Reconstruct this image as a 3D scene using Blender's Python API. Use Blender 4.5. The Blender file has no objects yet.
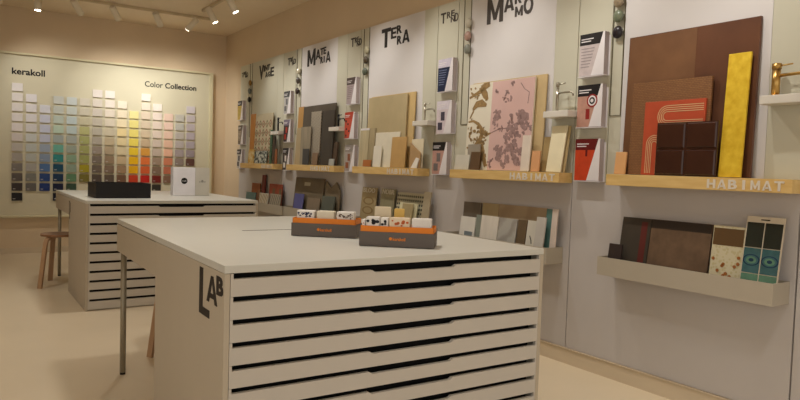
import bpy, bmesh, math, random
from mathutils import Vector, Matrix
random.seed(7)
C = bpy.context.scene.collection
PI = math.pi

# ------------------------------------------------------------------ colour and materials
def lin(c):
    c = c / 255.0
    return c / 12.92 if c <= 0.04045 else ((c + 0.055) / 1.055) ** 2.4
def rgb(c): return (lin(c[0]), lin(c[1]), lin(c[2]), 1)
MATS = {}
def mat(name, c, rough=0.55, metal=0.0, c2=None, kind='noise', scale=6.0, amt=0.06, bump=0.0, c3=None, stretch=(1, 1, 1), coat=0.0, emit=0, contrast=0.1, thr=0.5):
    if name in MATS: return MATS[name]
    m = bpy.data.materials.new(name); m.use_nodes = True
    nt = m.node_tree; N = nt.nodes; L = nt.links
    b = N['Principled BSDF']
    b.inputs['Roughness'].default_value = rough; b.inputs['Metallic'].default_value = metal
    b.inputs['Coat Weight'].default_value = coat
    b.inputs['Specular IOR Level'].default_value = 0.35
    tc = N.new('ShaderNodeTexCoord'); mp = N.new('ShaderNodeMapping')
    mp.inputs['Scale'].default_value = stretch
    L.new(tc.outputs['Object'], mp.inputs['Vector'])
    A = rgb(c)
    B = rgb(c2) if c2 else tuple(min(1, v * (1 - amt * 2)) for v in A[:3]) + (1,)
    ramp = N.new('ShaderNodeValToRGB'); cr = ramp.color_ramp
    cr.elements[0].color = A; cr.elements[1].color = B
    if kind in ('noise', 'wood', 'blotch'):
        t = N.new('ShaderNodeTexNoise'); t.inputs['Scale'].default_value = scale; t.inputs['Detail'].default_value = 4
        L.new(mp.outputs[0], t.inputs['Vector']); fac = t.outputs['Fac']
        if kind == 'blotch':
            cr.elements[0].position = thr - contrast; cr.elements[1].position = thr + contrast
        else:
            cr.elements[0].position = 0.3; cr.elements[1].position = 0.7
    elif kind == 'marble':
        t = N.new('ShaderNodeTexWave'); t.inputs['Scale'].default_value = scale; t.inputs['Distortion'].default_value = 9; t.inputs['Detail'].default_value = 4
        t.bands_direction = 'DIAGONAL'
        L.new(mp.outputs[0], t.inputs['Vector']); fac = t.outputs['Fac']; cr.elements[0].position = 0.35; cr.elements[1].position = 1.0
    elif kind == 'voronoi':
        t = N.new('ShaderNodeTexVoronoi'); t.inputs['Scale'].default_value = scale
        L.new(mp.outputs[0], t.inputs['Vector']); fac = t.outputs['Distance']
        cr.elements[0].position = thr - contrast; cr.elements[1].position = thr + contrast
    elif kind == 'checker':
        t = N.new('ShaderNodeTexChecker'); t.inputs['Scale'].default_value = scale
        L.new(mp.outputs[0], t.inputs['Vector']); fac = t.outputs['Fac']
    elif kind == 'weave':      # small staggered bricks on the y/z face
        s = N.new('ShaderNodeSeparateXYZ'); cb = N.new('ShaderNodeCombineXYZ')
        L.new(mp.outputs[0], s.inputs[0]); L.new(s.outputs['Y'], cb.inputs['X']); L.new(s.outputs['Z'], cb.inputs['Y'])
        t = N.new('ShaderNodeTexBrick'); t.inputs['Scale'].default_value = scale
        t.inputs['Color1'].default_value = (0, 0, 0, 1); t.inputs['Color2'].default_value = (.35, .35, .35, 1); t.inputs['Mortar'].default_value = (1, 1, 1, 1)
        t.inputs['Mortar Size'].default_value = 0.03
        L.new(cb.outputs[0], t.inputs['Vector']); fac = t.outputs['Color']
    if c3:
        e = cr.elements.new(0.5 * (cr.elements[0].position + cr.elements[1].position)); e.color = rgb(c3)
    L.new(fac, ramp.inputs['Fac']); L.new(ramp.outputs['Color'], b.inputs['Base Color'])
    if bump:
        bp = N.new('ShaderNodeBump'); bp.inputs['Strength'].default_value = bump; bp.inputs['Distance'].default_value = 0.01
        L.new(fac, bp.inputs['Height']); L.new(bp.outputs[0], b.inputs['Normal'])
    if emit:
        b.inputs['Emission Color'].default_value = (1, 0.9, 0.75, 1); b.inputs['Emission Strength'].default_value = emit
    MATS[name] = m
    return m
def flat(c, rough=0.6, **k):
    return mat('paint_%d_%d_%d' % tuple(c), c, rough, amt=0.02, **k)

# ------------------------------------------------------------------ mesh helpers
def box(bm, x0, x1, y0, y1, z0, z1, mi=0):
    vs = [bm.verts.new((x, y, z)) for x in (x0, x1) for y in (y0, y1) for z in (z0, z1)]
    for f in ((0, 1, 3, 2), (4, 6, 7, 5), (0, 4, 5, 1), (2, 3, 7, 6), (0, 2, 6, 4), (1, 5, 7, 3)):
        fc = bm.faces.new([vs[i] for i in f]); fc.material_index = mi
def prism(bm, pts, off, mi=0):
    """pts: list of 3D points of a planar outline, off: extrusion vector"""
    off = Vector(off)
    a = [bm.verts.new(p) for p in pts]; b = [bm.verts.new(Vector(p) + off) for p in pts]
    n = len(a)
    fs = [bm.faces.new(a), bm.faces.new(b[::-1])]
    for i in range(n): fs.append(bm.faces.new((a[i], b[i], b[(i + 1) % n], a[(i + 1) % n])))
    for f in fs: f.material_index = mi
def tube(bm, pts, rad, seg=12, mi=0, smooth=True):
    pts = [Vector(p) for p in pts]
    rings = []
    for i, p in enumerate(pts):
        d = (pts[min(i + 1, len(pts) - 1)] - pts[max(i - 1, 0)]).normalized()
        u = d.cross(Vector((0, 0, 1)))
        if u.length < 0.05: u = d.cross(Vector((0, 1, 0)))
        u.normalize(); v = d.cross(u)
        r = rad[i] if isinstance(rad, (list, tuple)) else rad
        rings.append([bm.verts.new(p + (u * math.cos(2 * PI * k / seg) + v * math.sin(2 * PI * k / seg)) * r) for k in range(seg)])
    for a, b in zip(rings, rings[1:]):
        for k in range(seg):
            f = bm.faces.new((a[k], a[(k + 1) % seg], b[(k + 1) % seg], b[k])); f.material_index = mi; f.smooth = smooth
    for r in (rings[0][::-1], rings[-1]):
        f = bm.faces.new(r); f.material_index = mi
def ellipsoid(bm, c, rx, ry, rz, seg=20, rings=12):
    m = Matrix.Translation(c) @ Matrix.Diagonal((rx, ry, rz, 1))
    r = bmesh.ops.create_uvsphere(bm, u_segments=seg, v_segments=rings, radius=1, matrix=m)
    for v in r['verts']:
        for f in v.link_faces: f.smooth = True
def finish(bm, bevel=0):
    bmesh.ops.recalc_face_normals(bm, faces=bm.faces)
    if bevel:
        es = [e for e in bm.edges if len(e.link_faces) == 2 and e.calc_face_angle(0) > 0.7]
        bmesh.ops.bevel(bm, geom=es, offset=bevel, segments=2, affect='EDGES', profile=0.6)
def obj(name, bm, mats, parent=None, bevel=0, local=False):
    """links bm as one mesh; world coordinates unless local, origin at its base"""
    finish(bm, bevel)
    me = bpy.data.meshes.new(name)
    if not isinstance(mats, (list, tuple)): mats = [mats]
    for m in mats: me.materials.append(m)
    o = bpy.data.objects.new(name, me); C.objects.link(o)
    if not local:
        if parent is None:
            xs = [v.co for v in bm.verts]
            org = Vector(((min(v.x for v in xs) + max(v.x for v in xs)) / 2, (min(v.y for v in xs) + max(v.y for v in xs)) / 2, min(v.z for v in xs)))
            bmesh.ops.translate(bm, verts=bm.verts, vec=-org); o.location = org
        else:
            w = Vector(parent.location)
            if parent.parent: w = w + Vector(parent.parent.location)
            bmesh.ops.translate(bm, verts=bm.verts, vec=-w)
    bm.to_mesh(me); bm.free()
    if parent: o.parent = parent
    return o
def tag(o, label, cat, group=None):
    o['label'] = label; o['category'] = cat
    if group: o['group'] = group
    return o
def struct(o): o['kind'] = 'structure'; return o
def thing(name, label, cat, loc, group=None):
    o = bpy.data.objects.new(name, None); C.objects.link(o); o.empty_display_size = 0.05
    o.location = loc; return tag(o, label, cat, group)
def copy_tree(o, parent=None):
    c = o.copy(); C.objects.link(c); c.parent = parent
    for ch in list(o.children): copy_tree(ch, c)
    return c
_gl = {}
def glyphs(s, bold):
    k = (s, bold)
    if k not in _gl:
        cu = bpy.data.curves.new('t', 'FONT'); cu.body = s; cu.offset = bold; cu.fill_mode = 'FRONT'; cu.resolution_u = 3
        to = bpy.data.objects.new('t', cu); C.objects.link(to)
        me = bpy.data.meshes.new_from_object(to.evaluated_get(bpy.context.evaluated_depsgraph_get()))
        vs = [v.co.copy() for v in me.vertices]; fs = [tuple(p.vertices) for p in me.polygons]
        bpy.data.objects.remove(to); bpy.data.curves.remove(cu); bpy.data.meshes.remove(me)
        _gl[k] = (vs, fs)
    return _gl[k]
def _blk(polys):
    vs, fs = [], []
    for p in polys:
        fs.append(tuple(range(len(vs), len(vs) + len(p)))); vs += [Vector((x, y, 0)) for x, y in p]
    return vs, fs
BLOCK = {'M': _blk([[(0, 0), (.22, 0), (.22, 1), (0, 1)], [(.78, 0), (1, 0), (1, 1), (.78, 1)], [(.22, 1), (.22, .62), (.42, .12), (.5, .12), (.5, .36)], [(.78, 1), (.5, .36), (.5, .12), (.58, .12), (.78, .62)]]),
 'A': _blk([[(0, 0), (.23, 0), (.5, .76), (.61, 1), (.39, 1)], [(1, 0), (.77, 0), (.5, .76), (.61, 1)], [(.24, .18), (.76, .18), (.70, .36), (.30, .36)]]),
 'T': _blk([[(0, .80), (1, .80), (1, 1), (0, 1)], [(.36, 0), (.64, 0), (.64, .8), (.36, .8)]]),
 'H': _blk([[(0, 0), (.27, 0), (.27, 1), (0, 1)], [(.73, 0), (1, 0), (1, 1), (.73, 1)], [(.27, .40), (.73, .40), (.73, .60), (.27, .60)]]),
 'E': _blk([[(0, 0), (.32, 0), (.32, 1), (0, 1)], [(.32, 0), (1, 0), (1, .19), (.32, .19)], [(.32, .41), (.92, .41), (.92, .6), (.32, .6)], [(.32, .81), (1, .81), (1, 1), (.32, 1)]]),
 'L': _blk([[(0, 0), (.34, 0), (.34, 1), (0, 1)], [(.34, 0), (1, 0), (1, .17), (.34, .17)]])}
def text(bm, s, o, right, up, w, h, bold=0.02, mi=0, lift=0.002):
    """writes s into the box with lower left corner o"""
    vs, fs = BLOCK[s] if s in BLOCK and bold > .02 else glyphs(s, bold)
    x0 = min(v.x for v in vs); x1 = max(v.x for v in vs); y0 = min(v.y for v in vs); y1 = max(v.y for v in vs)
    right = Vector(right); up = Vector(up); n = right.cross(up).normalized()
    o = Vector(o)
    tmp = bmesh.new()
    P = [tmp.verts.new(o + right * ((v.x - x0) / (x1 - x0) * w) + up * ((v.y - y0) / (y1 - y0) * h) + n * lift) for v in vs]
    for f in fs:
        try: tmp.faces.new([P[i] for i in f])
        except ValueError: pass
    r = bmesh.ops.extrude_face_region(tmp, geom=list(tmp.faces))
    bmesh.ops.translate(tmp, verts=[v for v in r['geom'] if isinstance(v, bmesh.types.BMVert)], vec=-n * lift)
    for f in tmp.faces: f.material_index = mi
    m2 = bpy.data.meshes.new('x'); tmp.to_mesh(m2); tmp.free()
    bm.from_mesh(m2); bpy.data.meshes.remove(m2)
    if mi:
        pass

# ------------------------------------------------------------------ the setting
W, YB, H = 3.37, 9.80, 3.14
XL, YF = -3.2, -2.6
wall_m = mat('beige_wall_paint', (214, 192, 160), 0.7, amt=0.03, scale=2, bump=0.02)
ceil_m = mat('ceiling_paint', (234, 216, 188), 0.75, amt=0.02, scale=2)
floor_m = mat('resin_floor', (216, 198, 168), 0.34, amt=0.04, scale=1.5, coat=0.1)
base_m = mat('baseboard_wood', (208, 190, 162), 0.5, kind='wood', scale=8, amt=0.06, stretch=(1, .2, 1))
def slab(name, m, *a):
    bm = bmesh.new(); box(bm, *a); return struct(obj(name, bm, m))
slab('floor', floor_m, XL, W + .1, YF, YB + .1, -0.1, 0)
slab('ceiling', ceil_m, XL, W + .1, YF, YB + .1, H, H + .1)
slab('wall_right', wall_m, W, W + .1, YF, YB, 0, H)
slab('wall_back', wall_m, XL, W + .1, YB, YB + .1, 0, H)
slab('wall_left', wall_m, XL - .1, XL, 2.5, YB + .1, 0, H)
bm = bmesh.new(); box(bm, 3.334, W, YF, YB - .001, 0, .098); box(bm, 3.328, W, YF, YB - .001, .098, .104)
struct(obj('baseboard_right', bm, base_m))
bm = bmesh.new(); box(bm, XL, 3.33, YB - .015, YB, 0, .07)
struct(obj('baseboard_back', bm, base_m))

# ------------------------------------------------------------------ colour chart on the back wall
BY = 9.77      # face of the board
board_m = mat('chart_board_paint', (208, 200, 172), 0.5, amt=0.01)
frame_m = mat('chart_frame_paint', (206, 196, 160), 0.45, amt=0.02)
ink = mat('black_lettering', (22, 20, 18), 0.6)
ch = thing('colour_chart_board', 'large framed cream board of colour tiles on the back wall', 'display board', (1.5, BY, .47))
bm = bmesh.new(); box(bm, -.28, 3.12, BY, YB - .001, .49, 2.54); obj('panel', bm, board_m, ch)
for a in ((-.32, 3.16, 2.54, 2.565), (-.32, 3.16, .465, .49), (-.32, -.28, .49, 2.54), (3.115, 3.16, .49, 2.54)):
    bm = bmesh.new(); box(bm, a[0], a[1], BY - .03, YB - .001, a[2], a[3]); obj('frame_bar', bm, frame_m, ch, .003)
bm = bmesh.new()
text(bm, 'kerakoll', (.59, BY, 2.288), (1, 0, 0), (0, 0, 1), .372, .082, .027)
obj('lettering', bm, ink, ch)
bm = bmesh.new()
text(bm, 'Color', (2.20, BY, 2.282), (1, 0, 0), (0, 0, 1), .245, .078, .010)
text(bm, 'Collection', (2.475, BY, 2.282), (1, 0, 0), (0, 0, 1), .445, .078, .026)
obj('lettering', bm, ink, ch)
COLS = [
 (11, [(236,230,226),(236,230,224),(234,228,222),(232,226,222),(230,222,218),(214,204,198),(192,184,174),(168,160,150),(128,120,112),(96,88,82),(58,50,48),(30,26,26)]),
 (10, [(232,228,228),(232,228,228),(228,224,224),(222,218,216),(206,208,204),(190,194,188),(182,184,176),(168,164,156),(128,126,116),(104,100,94)]),
 (9, [(222,222,228),(210,213,228),(202,206,224),(194,198,216),(160,172,188),(136,152,174),(78,112,158),(34,66,122),(24,50,112)]),
 (10, [(206,208,200),(202,206,196),(196,208,196),(190,210,190),(166,176,172),(110,176,156),(44,134,130),(18,74,98),(18,52,84),(20,28,60),(16,20,40)]),
 (10, [(208,214,210),(204,210,202),(198,210,208),(192,206,202),(168,174,166),(156,166,150),(138,164,136),(142,160,140),(94,132,96),(56,80,62)]),
 (10, [(216,208,190),(210,202,180),(204,196,164),(188,186,126),(170,172,108),(164,164,100),(158,160,92),(164,150,30),(122,112,44)]),
 (11, [(232,222,212),(222,212,198),(212,202,188),(200,190,172),(188,180,162),(174,164,148),(152,138,124),(122,108,94),(108,94,80),(84,72,62)]),
 (11, [(236,228,218),(236,226,212),(230,218,200),(222,210,188),(208,196,168),(194,176,142),(176,156,126),(150,126,98),(126,104,84),(96,82,68)]),
 (10, [(240,228,206),(240,226,196),(240,224,184),(236,214,156),(226,206,156),(214,196,156),(196,172,134),(158,128,96),(116,84,62)]),
 (9, [(240,228,158),(238,224,138),(236,218,118),(234,212,92),(232,196,46),(228,176,14),(226,168,12),(196,62,30)]),
 (11, [(236,228,214),(232,220,200),(226,208,184),(218,200,172),(210,190,158),(196,172,138),(216,154,64),(222,114,54),(208,94,46),(190,32,22)]),
 (10, [(236,226,214),(234,218,204),(228,210,194),(222,204,186),(210,192,174),(192,174,156),(158,134,112),(128,104,84),(116,30,22),(56,52,44)]),
 (9, [(236,206,186),(236,204,186),(232,198,176),(230,188,160),(230,178,148),(204,126,92),(190,110,80),(132,98,76)]),
 (9, [(198,194,182),(194,192,182),(192,184,174),(188,178,172),(170,156,154),(146,130,120)]),
 (10, [(206,198,200),(196,187,188),(190,180,182),(184,173,178),(176,165,170),(154,142,146),(100,68,58)]),
]
def cname(c):
    r, g, b = c; v = max(c); s = (v - min(c)) / max(v, 1)
    t = 'very pale ' if v > 215 and s < .2 else 'pale ' if v > 185 else 'mid ' if v > 120 else 'dark ' if v > 50 else 'almost black '
    if s < .09: n = 'grey' if v < 215 else 'white'
    else:
        import colorsys
        h = colorsys.rgb_to_hsv(r / 255, g / 255, b / 255)[0] * 360
        if s < .2: n = 'warm grey' if h < 70 or h > 330 else 'green grey' if h < 170 else 'blue grey' if h < 255 else 'lilac grey'
        else: n = 'red' if h < 12 and s > .55 else 'pink' if h < 14 and v > 180 else 'orange' if h < 32 and s > .55 else 'brown' if h < 40 and v < 170 else 'sand beige' if h < 44 and s < .5 else 'yellow' if h < 58 and v > 150 else 'olive' if h < 75 else 'green' if h < 165 else 'teal' if h < 195 else 'blue' if h < 255 else 'lilac'
    return (t + n) if not (n == 'white') else ('white' if v < 234 else 'bright white')
ORD = ['', 'second', 'third', 'fourth', 'fifth', 'sixth', 'seventh', 'eighth', 'ninth', 'tenth', 'eleventh', 'twelfth', 'thirteenth', 'fourteenth', 'fifteenth']
tmark = mat('tile_small_print', (190, 186, 178), 0.6)
for ci, (top, cs) in enumerate(COLS):
    for k, c in enumerate(cs):
        r = top - k
        x0 = .591 + .1565 * ci; z0 = .682 + .127 * r
        bm = bmesh.new(); box(bm, x0, x0 + .12, BY - .016, BY - .0005, z0, z0 + .1)
        if max(c) < 175:
            box(bm, x0 + .014, x0 + .042, BY - .0166, BY - .0155, z0 + .02, z0 + .029, 1)
        o = obj('colour_tile', bm, [mat('tile_%d_%d_%d' % c, c, .5, amt=.05, scale=12), tmark])
        row = 'topmost' if k == 0 else ORD[k] + ' down'
        colm = 'first column' if ci == 0 else ORD[ci] + ' column'
        tag(o, '%s colour tile, %s in the %s of the chart' % (cname(c), row, colm), 'colour tile', 'colour tiles on the wall chart')

# ------------------------------------------------------------------ display panels on the right wall
PX = 3.344    # face of the wall panels
olive = mat('olive_panel_laminate', (200, 196, 176), 0.5, amt=0.01)
white = mat('white_panel_laminate', (216, 211, 208), 0.5, amt=0.01)
grey_l = mat('grey_panel_lettering', (78, 70, 62), 0.5)
dark_l = mat('dark_panel_lettering', (32, 28, 26), 0.5)
lower = mat('lower_panel_laminate', (194, 188, 184), .5, amt=.01)
seam_m = mat('channel_outline', (120, 114, 92), 0.6)  # hairline border of the channel, one dull olive tone
R_, U_ = (0, -1, 0), (0, 0, 1)
def letters(bm, L, bold=.03):
    for c, ya, za, yb, zb in L:
        text(bm, c, (PX, ya, zb), R_, U_, ya - yb, za - zb, bold, lift=.004)
TREND = {
 0: [('T',9.054,2.517,8.972,2.454),('R',8.976,2.523,8.923,2.477),('E',8.926,2.525,8.885,2.48),('N',8.923,2.477,8.879,2.438),('D',8.883,2.507,8.819,2.446)],
 1: [('T',7.501,2.535,7.429,2.449),('R',7.425,2.534,7.382,2.479),('E',7.38,2.538,7.349,2.487),('N',7.377,2.484,7.335,2.438),('D',7.333,2.511,7.274,2.449)],
 2: [('T',5.954,2.552,5.888,2.463),('R',5.879,2.551,5.835,2.496),('E',5.832,2.55,5.8,2.501),('N',5.836,2.501,5.793,2.455),('D',5.792,2.529,5.745,2.462)],
 3: [('T',4.449,2.539,4.382,2.454),('R',4.368,2.538,4.32,2.486),('E',4.313,2.542,4.271,2.494),('N',4.315,2.492,4.268,2.446),('D',4.264,2.512,4.22,2.445)],
 4: [('T',2.93,2.539,2.863,2.454),('R',2.85,2.538,2.80,2.486),('E',2.795,2.542,2.755,2.494),('N',2.797,2.492,2.75,2.446),('D',2.746,2.512,2.714,2.445)]}
HEAD = {
 0: ('VINTAGE', [('V',8.412,2.544,8.261,2.359),('I',8.258,2.53,8.232,2.45),('N',8.22,2.531,8.135,2.455),('T',8.13,2.532,8.05,2.454),('A',8.201,2.442,8.124,2.372),('G',8.118,2.438,8.046,2.372),('E',8.032,2.484,7.923,2.37)]),
 1: ('MATERIA', [('M',6.958,2.561,6.76,2.374),('A',6.749,2.537,6.64,2.431),('T',6.637,2.542,6.568,2.466),('E',6.562,2.545,6.504,2.469),('R',6.632,2.448,6.572,2.375),('I',6.557,2.446,6.535,2.378),('A',6.505,2.488,6.397,2.37)]),
 2: ('TERRA', [('T',5.369,2.55,5.216,2.373),('E',5.208,2.54,5.12,2.439),('R',5.112,2.547,5.03,2.471),('R',5.104,2.451,5.027,2.374),('A',5.018,2.489,4.905,2.375)]),
 3: ('MARMO', [('M',3.869,2.55,3.693,2.355),('A',3.684,2.54,3.579,2.415),('R',3.572,2.534,3.504,2.454),('M',3.566,2.434,3.489,2.362),('O',3.481,2.488,3.388,2.36)]),
 4: (None, [])}
#        seam, label panel end, channel, white end, next seam
MOD = [(9.10, 8.79, 8.735, 8.655, 7.80, 7.62), (7.62, 7.27, 7.235, 7.11, 6.24, 6.018), (6.018, 5.755, 5.70, 5.59, 4.68, 4.487),
       (4.487, 4.215, 4.145, 4.055, 3.17, 2.967), (2.967, 2.70, 2.695, 2.61, 1.735, 1.553)]
PT = 2.61
for k, (s, a, c0, c1, w, e) in enumerate(MOD):
    hd, L = HEAD[k]
    nm = ('headed ' + hd) if hd else 'behind the large brown boards nearest the camera'
    t = thing('display_panel', 'tall olive and white wall panel ' + nm, 'wall panel', (PX, (s + e) / 2, .1), 'tall display panels along the right wall')
    def pp(n, y1, y0, m, x=PX, z0=1.204, z1=PT):
        bm = bmesh.new(); box(bm, x, W - .001, y0, y1, z0, z1); return obj(n, bm, m, t, .0015)
    pp('label_panel', s - .003, a + .002, olive)
    pp('lower_panel', s - .003, e + .003, lower, PX, .105, 1.2)
    pp('channel_strip', a - .002, c1 + .001, olive, PX + .003)
    bm = bmesh.new()
    box(bm, PX - .003, PX + .004, c0 - .004, c0, 1.615, PT - .002)
    box(bm, PX - .003, PX + .004, c1 + .002, c1 + .006, 1.615, PT - .002)
    box(bm, PX - .003, PX + .004, c1 + .002, c0, 1.611, 1.615); obj('hanging_rail', bm, seam_m, t)
    pp('main_panel', c1 - .002, w, mat('sage_panel_laminate', (196, 192, 172), .5, amt=.01) if k == 0 else white)
    pp('edge_panel', w - .001, e + .003, olive)
    bm = bmesh.new(); letters(bm, TREND[k], .012); obj('small_lettering', bm, dark_l if k < 3 else grey_l, t)
    if L:
        bm = bmesh.new(); letters(bm, L, .035); obj('lettering', bm, mat('lettering_grey_marmo', (76, 70, 66), .5) if k == 3 else dark_l, t)
t = thing('display_panel', 'plain olive wall panel at the far right edge, beyond the brass tap', 'wall panel', (PX, 1.0, .1), 'tall display panels along the right wall')
bm = bmesh.new(); box(bm, PX, W - .001, .2, 1.548, 1.204, PT); obj('label_panel', bm, olive, t, .0015)
bm = bmesh.new(); box(bm, PX, W - .001, .2, 1.548, .105, 1.2); obj('lower_panel', bm, lower, t, .0015)

# round stones on the hanging rails
stone_c = [((150, 112, 44), (96, 104, 98), (46, 46, 48)), ((214, 204, 176), (84, 76, 70), (70, 58, 54)), ((196, 190, 160), (82, 70, 52), (96, 104, 88)),
           ((204, 198, 178), (184, 150, 136), (136, 138, 126)), ((150, 134, 108), (116, 124, 100), (38, 32, 38))]
stone_p = [((8.682, 2.343), (8.694, 2.236), (8.706, 2.121)), ((7.147, 2.345), (7.16, 2.237), (7.175, 2.116)), ((5.607, 2.389), (5.621, 2.294), (5.634, 2.185)),
           ((4.068, 2.398), (4.068, 2.298), (4.069, 2.197)), ((2.645, 2.297), (2.645, 2.208), (2.645, 2.112))]
MN = ['VINTAGE', 'MATERIA', 'TERRA', 'MARMO', 'large brown board']
for k in range(5):
    for j in range(3):
        y, z = stone_p[k][j]; c = stone_c[k][j]
        bm = bmesh.new(); ellipsoid(bm, (PX - .022, y, z), .021, .036, .038)
        o = obj('round_stone_sample', bm, mat('stone_%d_%d_%d' % c, c, .3, kind='noise', scale=25, amt=.12, coat=.3))
        tag(o, '%s rounded stone sample, %s of three beside the %s panel' % (cname(c), ['top', 'middle', 'lowest'][j], MN[k]), 'stone sample', 'round stones on the hanging rails')

# ------------------------------------------------------------------ brochures in holders
holder_m = mat('white_holder_plate', (228, 222, 222), .4)
paper = mat('white_paper', (232, 226, 226), .6)
def pan(c, r=.5): return mat('print_%d_%d_%d' % c, c, r, amt=.08, scale=30)
MN2 = ['VINTAGE', 'MATERIA', 'TERRA', 'MARMO', 'the brown board']
BR = [  # panel, [ (left Y, top z, header, body, extra, description) x3 ]
 (0, [(9.08, 2.12, (60, 52, 48), (206, 176, 84), None, 'mustard yellow brochure'), (9.05, 1.78, (96, 84, 70), (120, 104, 84), None, 'brown patterned brochure'), (9.08, 1.445, (70, 64, 60), (196, 188, 178), (50, 50, 60), 'grey and white brochure')]),
 (1, [(7.50, 2.13, (60, 60, 64), (176, 172, 168), (96, 96, 100), 'grey striped brochure'), (7.49, 1.79, (120, 110, 130), (52, 40, 44), (176, 52, 40), 'dark brochure with a red picture'), (7.50, 1.45, (40, 38, 40), (70, 60, 58), (226, 220, 214), 'black brochure with a white mark')]),
 (2, [(5.95, 2.145, (84, 70, 66), (176, 160, 160), None, 'pinkish grey text brochure'), (5.97, 1.80, (190, 70, 48), (206, 84, 62), (40, 34, 36), 'red brochure with dark dots'), (5.95, 1.47, (150, 140, 132), (176, 164, 156), (150, 88, 56), 'grey brochure with a tan picture')]),
 (3, [(4.41, 2.15, (214, 206, 220), (34, 44, 74), None, 'navy blue text brochure'), (4.41, 1.81, (226, 218, 226), (222, 208, 212), (76, 70, 84), 'pale pink brochure with small grey pictures'), (4.45, 1.475, (28, 24, 26), (196, 152, 138), (120, 112, 110), 'black headed brochure with a pink picture')]),
 (4, [(2.915, 2.13, (40, 36, 36), (206, 192, 190), None, 'black headed pale pink text brochure'), (2.915, 1.81, (30, 26, 28), (196, 148, 130), (150, 40, 36), 'black headed brochure with a round swirl picture'), (2.915, 1.472, (104, 22, 20), (204, 70, 34), (232, 176, 50), 'dark red brochure with an orange picture')])]
for k, items in BR:
    for j, (y, zt, hc, bc, xc, d) in enumerate(items):
        w, h, dp = .195, .262, .042
        x0, x1 = PX - dp, PX - .004
        hn = thing('brochure_holder', 'white %s holder beside %s with %s' % (['top', 'middle', 'lowest'][j], MN2[k], d), 'brochure holder', (PX, y - w / 2, zt - h - .012), 'brochure holders on the narrow panels')
        bm = bmesh.new(); box(bm, x0 - .006, x1 + .003, y - w - .012, y + .004, zt - h - .008, zt - h - .003); obj('bottom_lip', bm, holder_m, hn)
        bm = bmesh.new(); box(bm, x1 + .001, x1 + .003, y - w - .012, y + .004, zt - h - .003, zt - .02); obj('back_plate', bm, holder_m, hn)
        b = thing('brochure', '%s in the %s holder beside %s' % (d, ['top', 'middle', 'lowest'][j], MN2[k]), 'brochure', (x0, y - w / 2, zt - h - .002), 'brochures on the narrow panels')
        bm = bmesh.new(); box(bm, x0 + .002, x1, y - w, y, zt - h - .002, zt - .001)
        obj('pages', bm, mat('page_block', (196, 182, 182), .7, kind='noise', scale=40, amt=.1, stretch=(12, 1, 1)), b, .002)
        bm = bmesh.new()
        def q(y0, z0, y1, z1, mi, l=.001):
            box(bm, x0 + .001 - l, x0 + .002, y0, y1, z0, z1, mi)
        hh = .07
        q(y - w, zt - hh, y, zt, 0); q(y - w, zt - h, y, zt - hh, 1)
        prism(bm, [(x0 - .0012, y - w * .93, zt), (x0 - .0012, y - w, zt), (x0 - .0012, y - w, zt - h), (x0 - .0012, y - w * .5, zt - h)], (.002, 0, 0), 2)
        q(y - w * .55, zt - .035, y - .012, zt - .029, 2, .002); q(y - w * .45, zt - .050, y - .012, zt - .044, 2, .002)
        if xc is None:
            for i in range(7): q(y - w * .6 + i * .006, zt - .095 - i * .019, y - .014, zt - .089 - i * .019, 3, .002)
        elif 'swirl' in d:
            for rr, mi in ((.042, 3), (.032, 2), (.022, 0), (.012, 2)):
                prism(bm, [(x0 - .001 - .0006 * (.05 / rr), y - .118 + rr * math.cos(a * PI / 8), zt - .10 + rr * math.sin(a * PI / 8)) for a in range(16)], (.002, 0, 0), mi)
            q(y - .10, zt - .215, y - .07, zt - .15, 3, .002)
        elif 'dots' in d:
            for (u, v) in ((.03, .09), (.07, .12), (.04, .17), (.09, .19), (.03, .235)):
                prism(bm, [(x0 - .002, y - u + .013 * math.cos(a * PI / 5), zt - v + .011 * math.sin(a * PI / 5)) for a in range(10)], (.002, 0, 0), 3)
        elif k == 4:
            q(y - w * .80, zt - .19, y - w * .5, zt - .085, 3, .0008); q(y - w * .5, zt - .11, y - w * .42, zt - .07, 0, .002)
        else:
            q(y - w * .55, zt - .16, y - w * .3, zt - .09, 3, .002); q(y - w * .4, zt - .235, y - .02, zt - .175, 3, .002)
        obj('cover', bm, [pan(hc), pan(bc), paper, pan(xc or tuple(max(0, min(255, int(v * .78) if max(bc) > 120 else v + 90)) for v in bc))], b)

# ------------------------------------------------------------------ wooden ledges
ledge_m = mat('pale_ledge_wood', (228, 196, 132), .45, kind='wood', scale=7, c2=(212, 174, 106), stretch=(3, .6, 6))
white_l = mat('white_ledge_lettering', (226, 216, 200), .5)
FX, LZ0, LZ1 = 3.217, 1.189, 1.255
LED = [(8.72, 7.58, (7.96, 7.62)), (7.205, 6.02, (6.56, 6.10)), (5.645, 4.54, (5.01, 4.58)), (4.103, 2.969, (3.42, 2.99)), (2.596, 1.537, (1.955, 1.56))]
for k, (y1, y0, (ta, tb)) in enumerate(LED):
    t = thing('wooden_ledge', 'pale wooden ledge lettered HABIMAT under the %s' % (MN[k] + (' panel' if k < 4 else '')), 'shelf', ((FX + PX) / 2, (y0 + y1) / 2, LZ0), 'wooden ledges along the right wall')
    bm = bmesh.new(); box(bm, FX, PX - .001, y0, y1, LZ0, LZ1); obj('board', bm, ledge_m, t, .002)
    bm = bmesh.new(); n = 7; wd = (ta - tb) / n
    for i, c in enumerate('HABIMAT'):
        ww = wd * (.24 if c == 'I' else .8)
        text(bm, c, (FX, ta - i * wd - (wd * .8 - ww) / 2, LZ0 + .009), R_, U_, ww, .047, .03, lift=.003)
    obj('lettering', bm, white_l, t)

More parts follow.
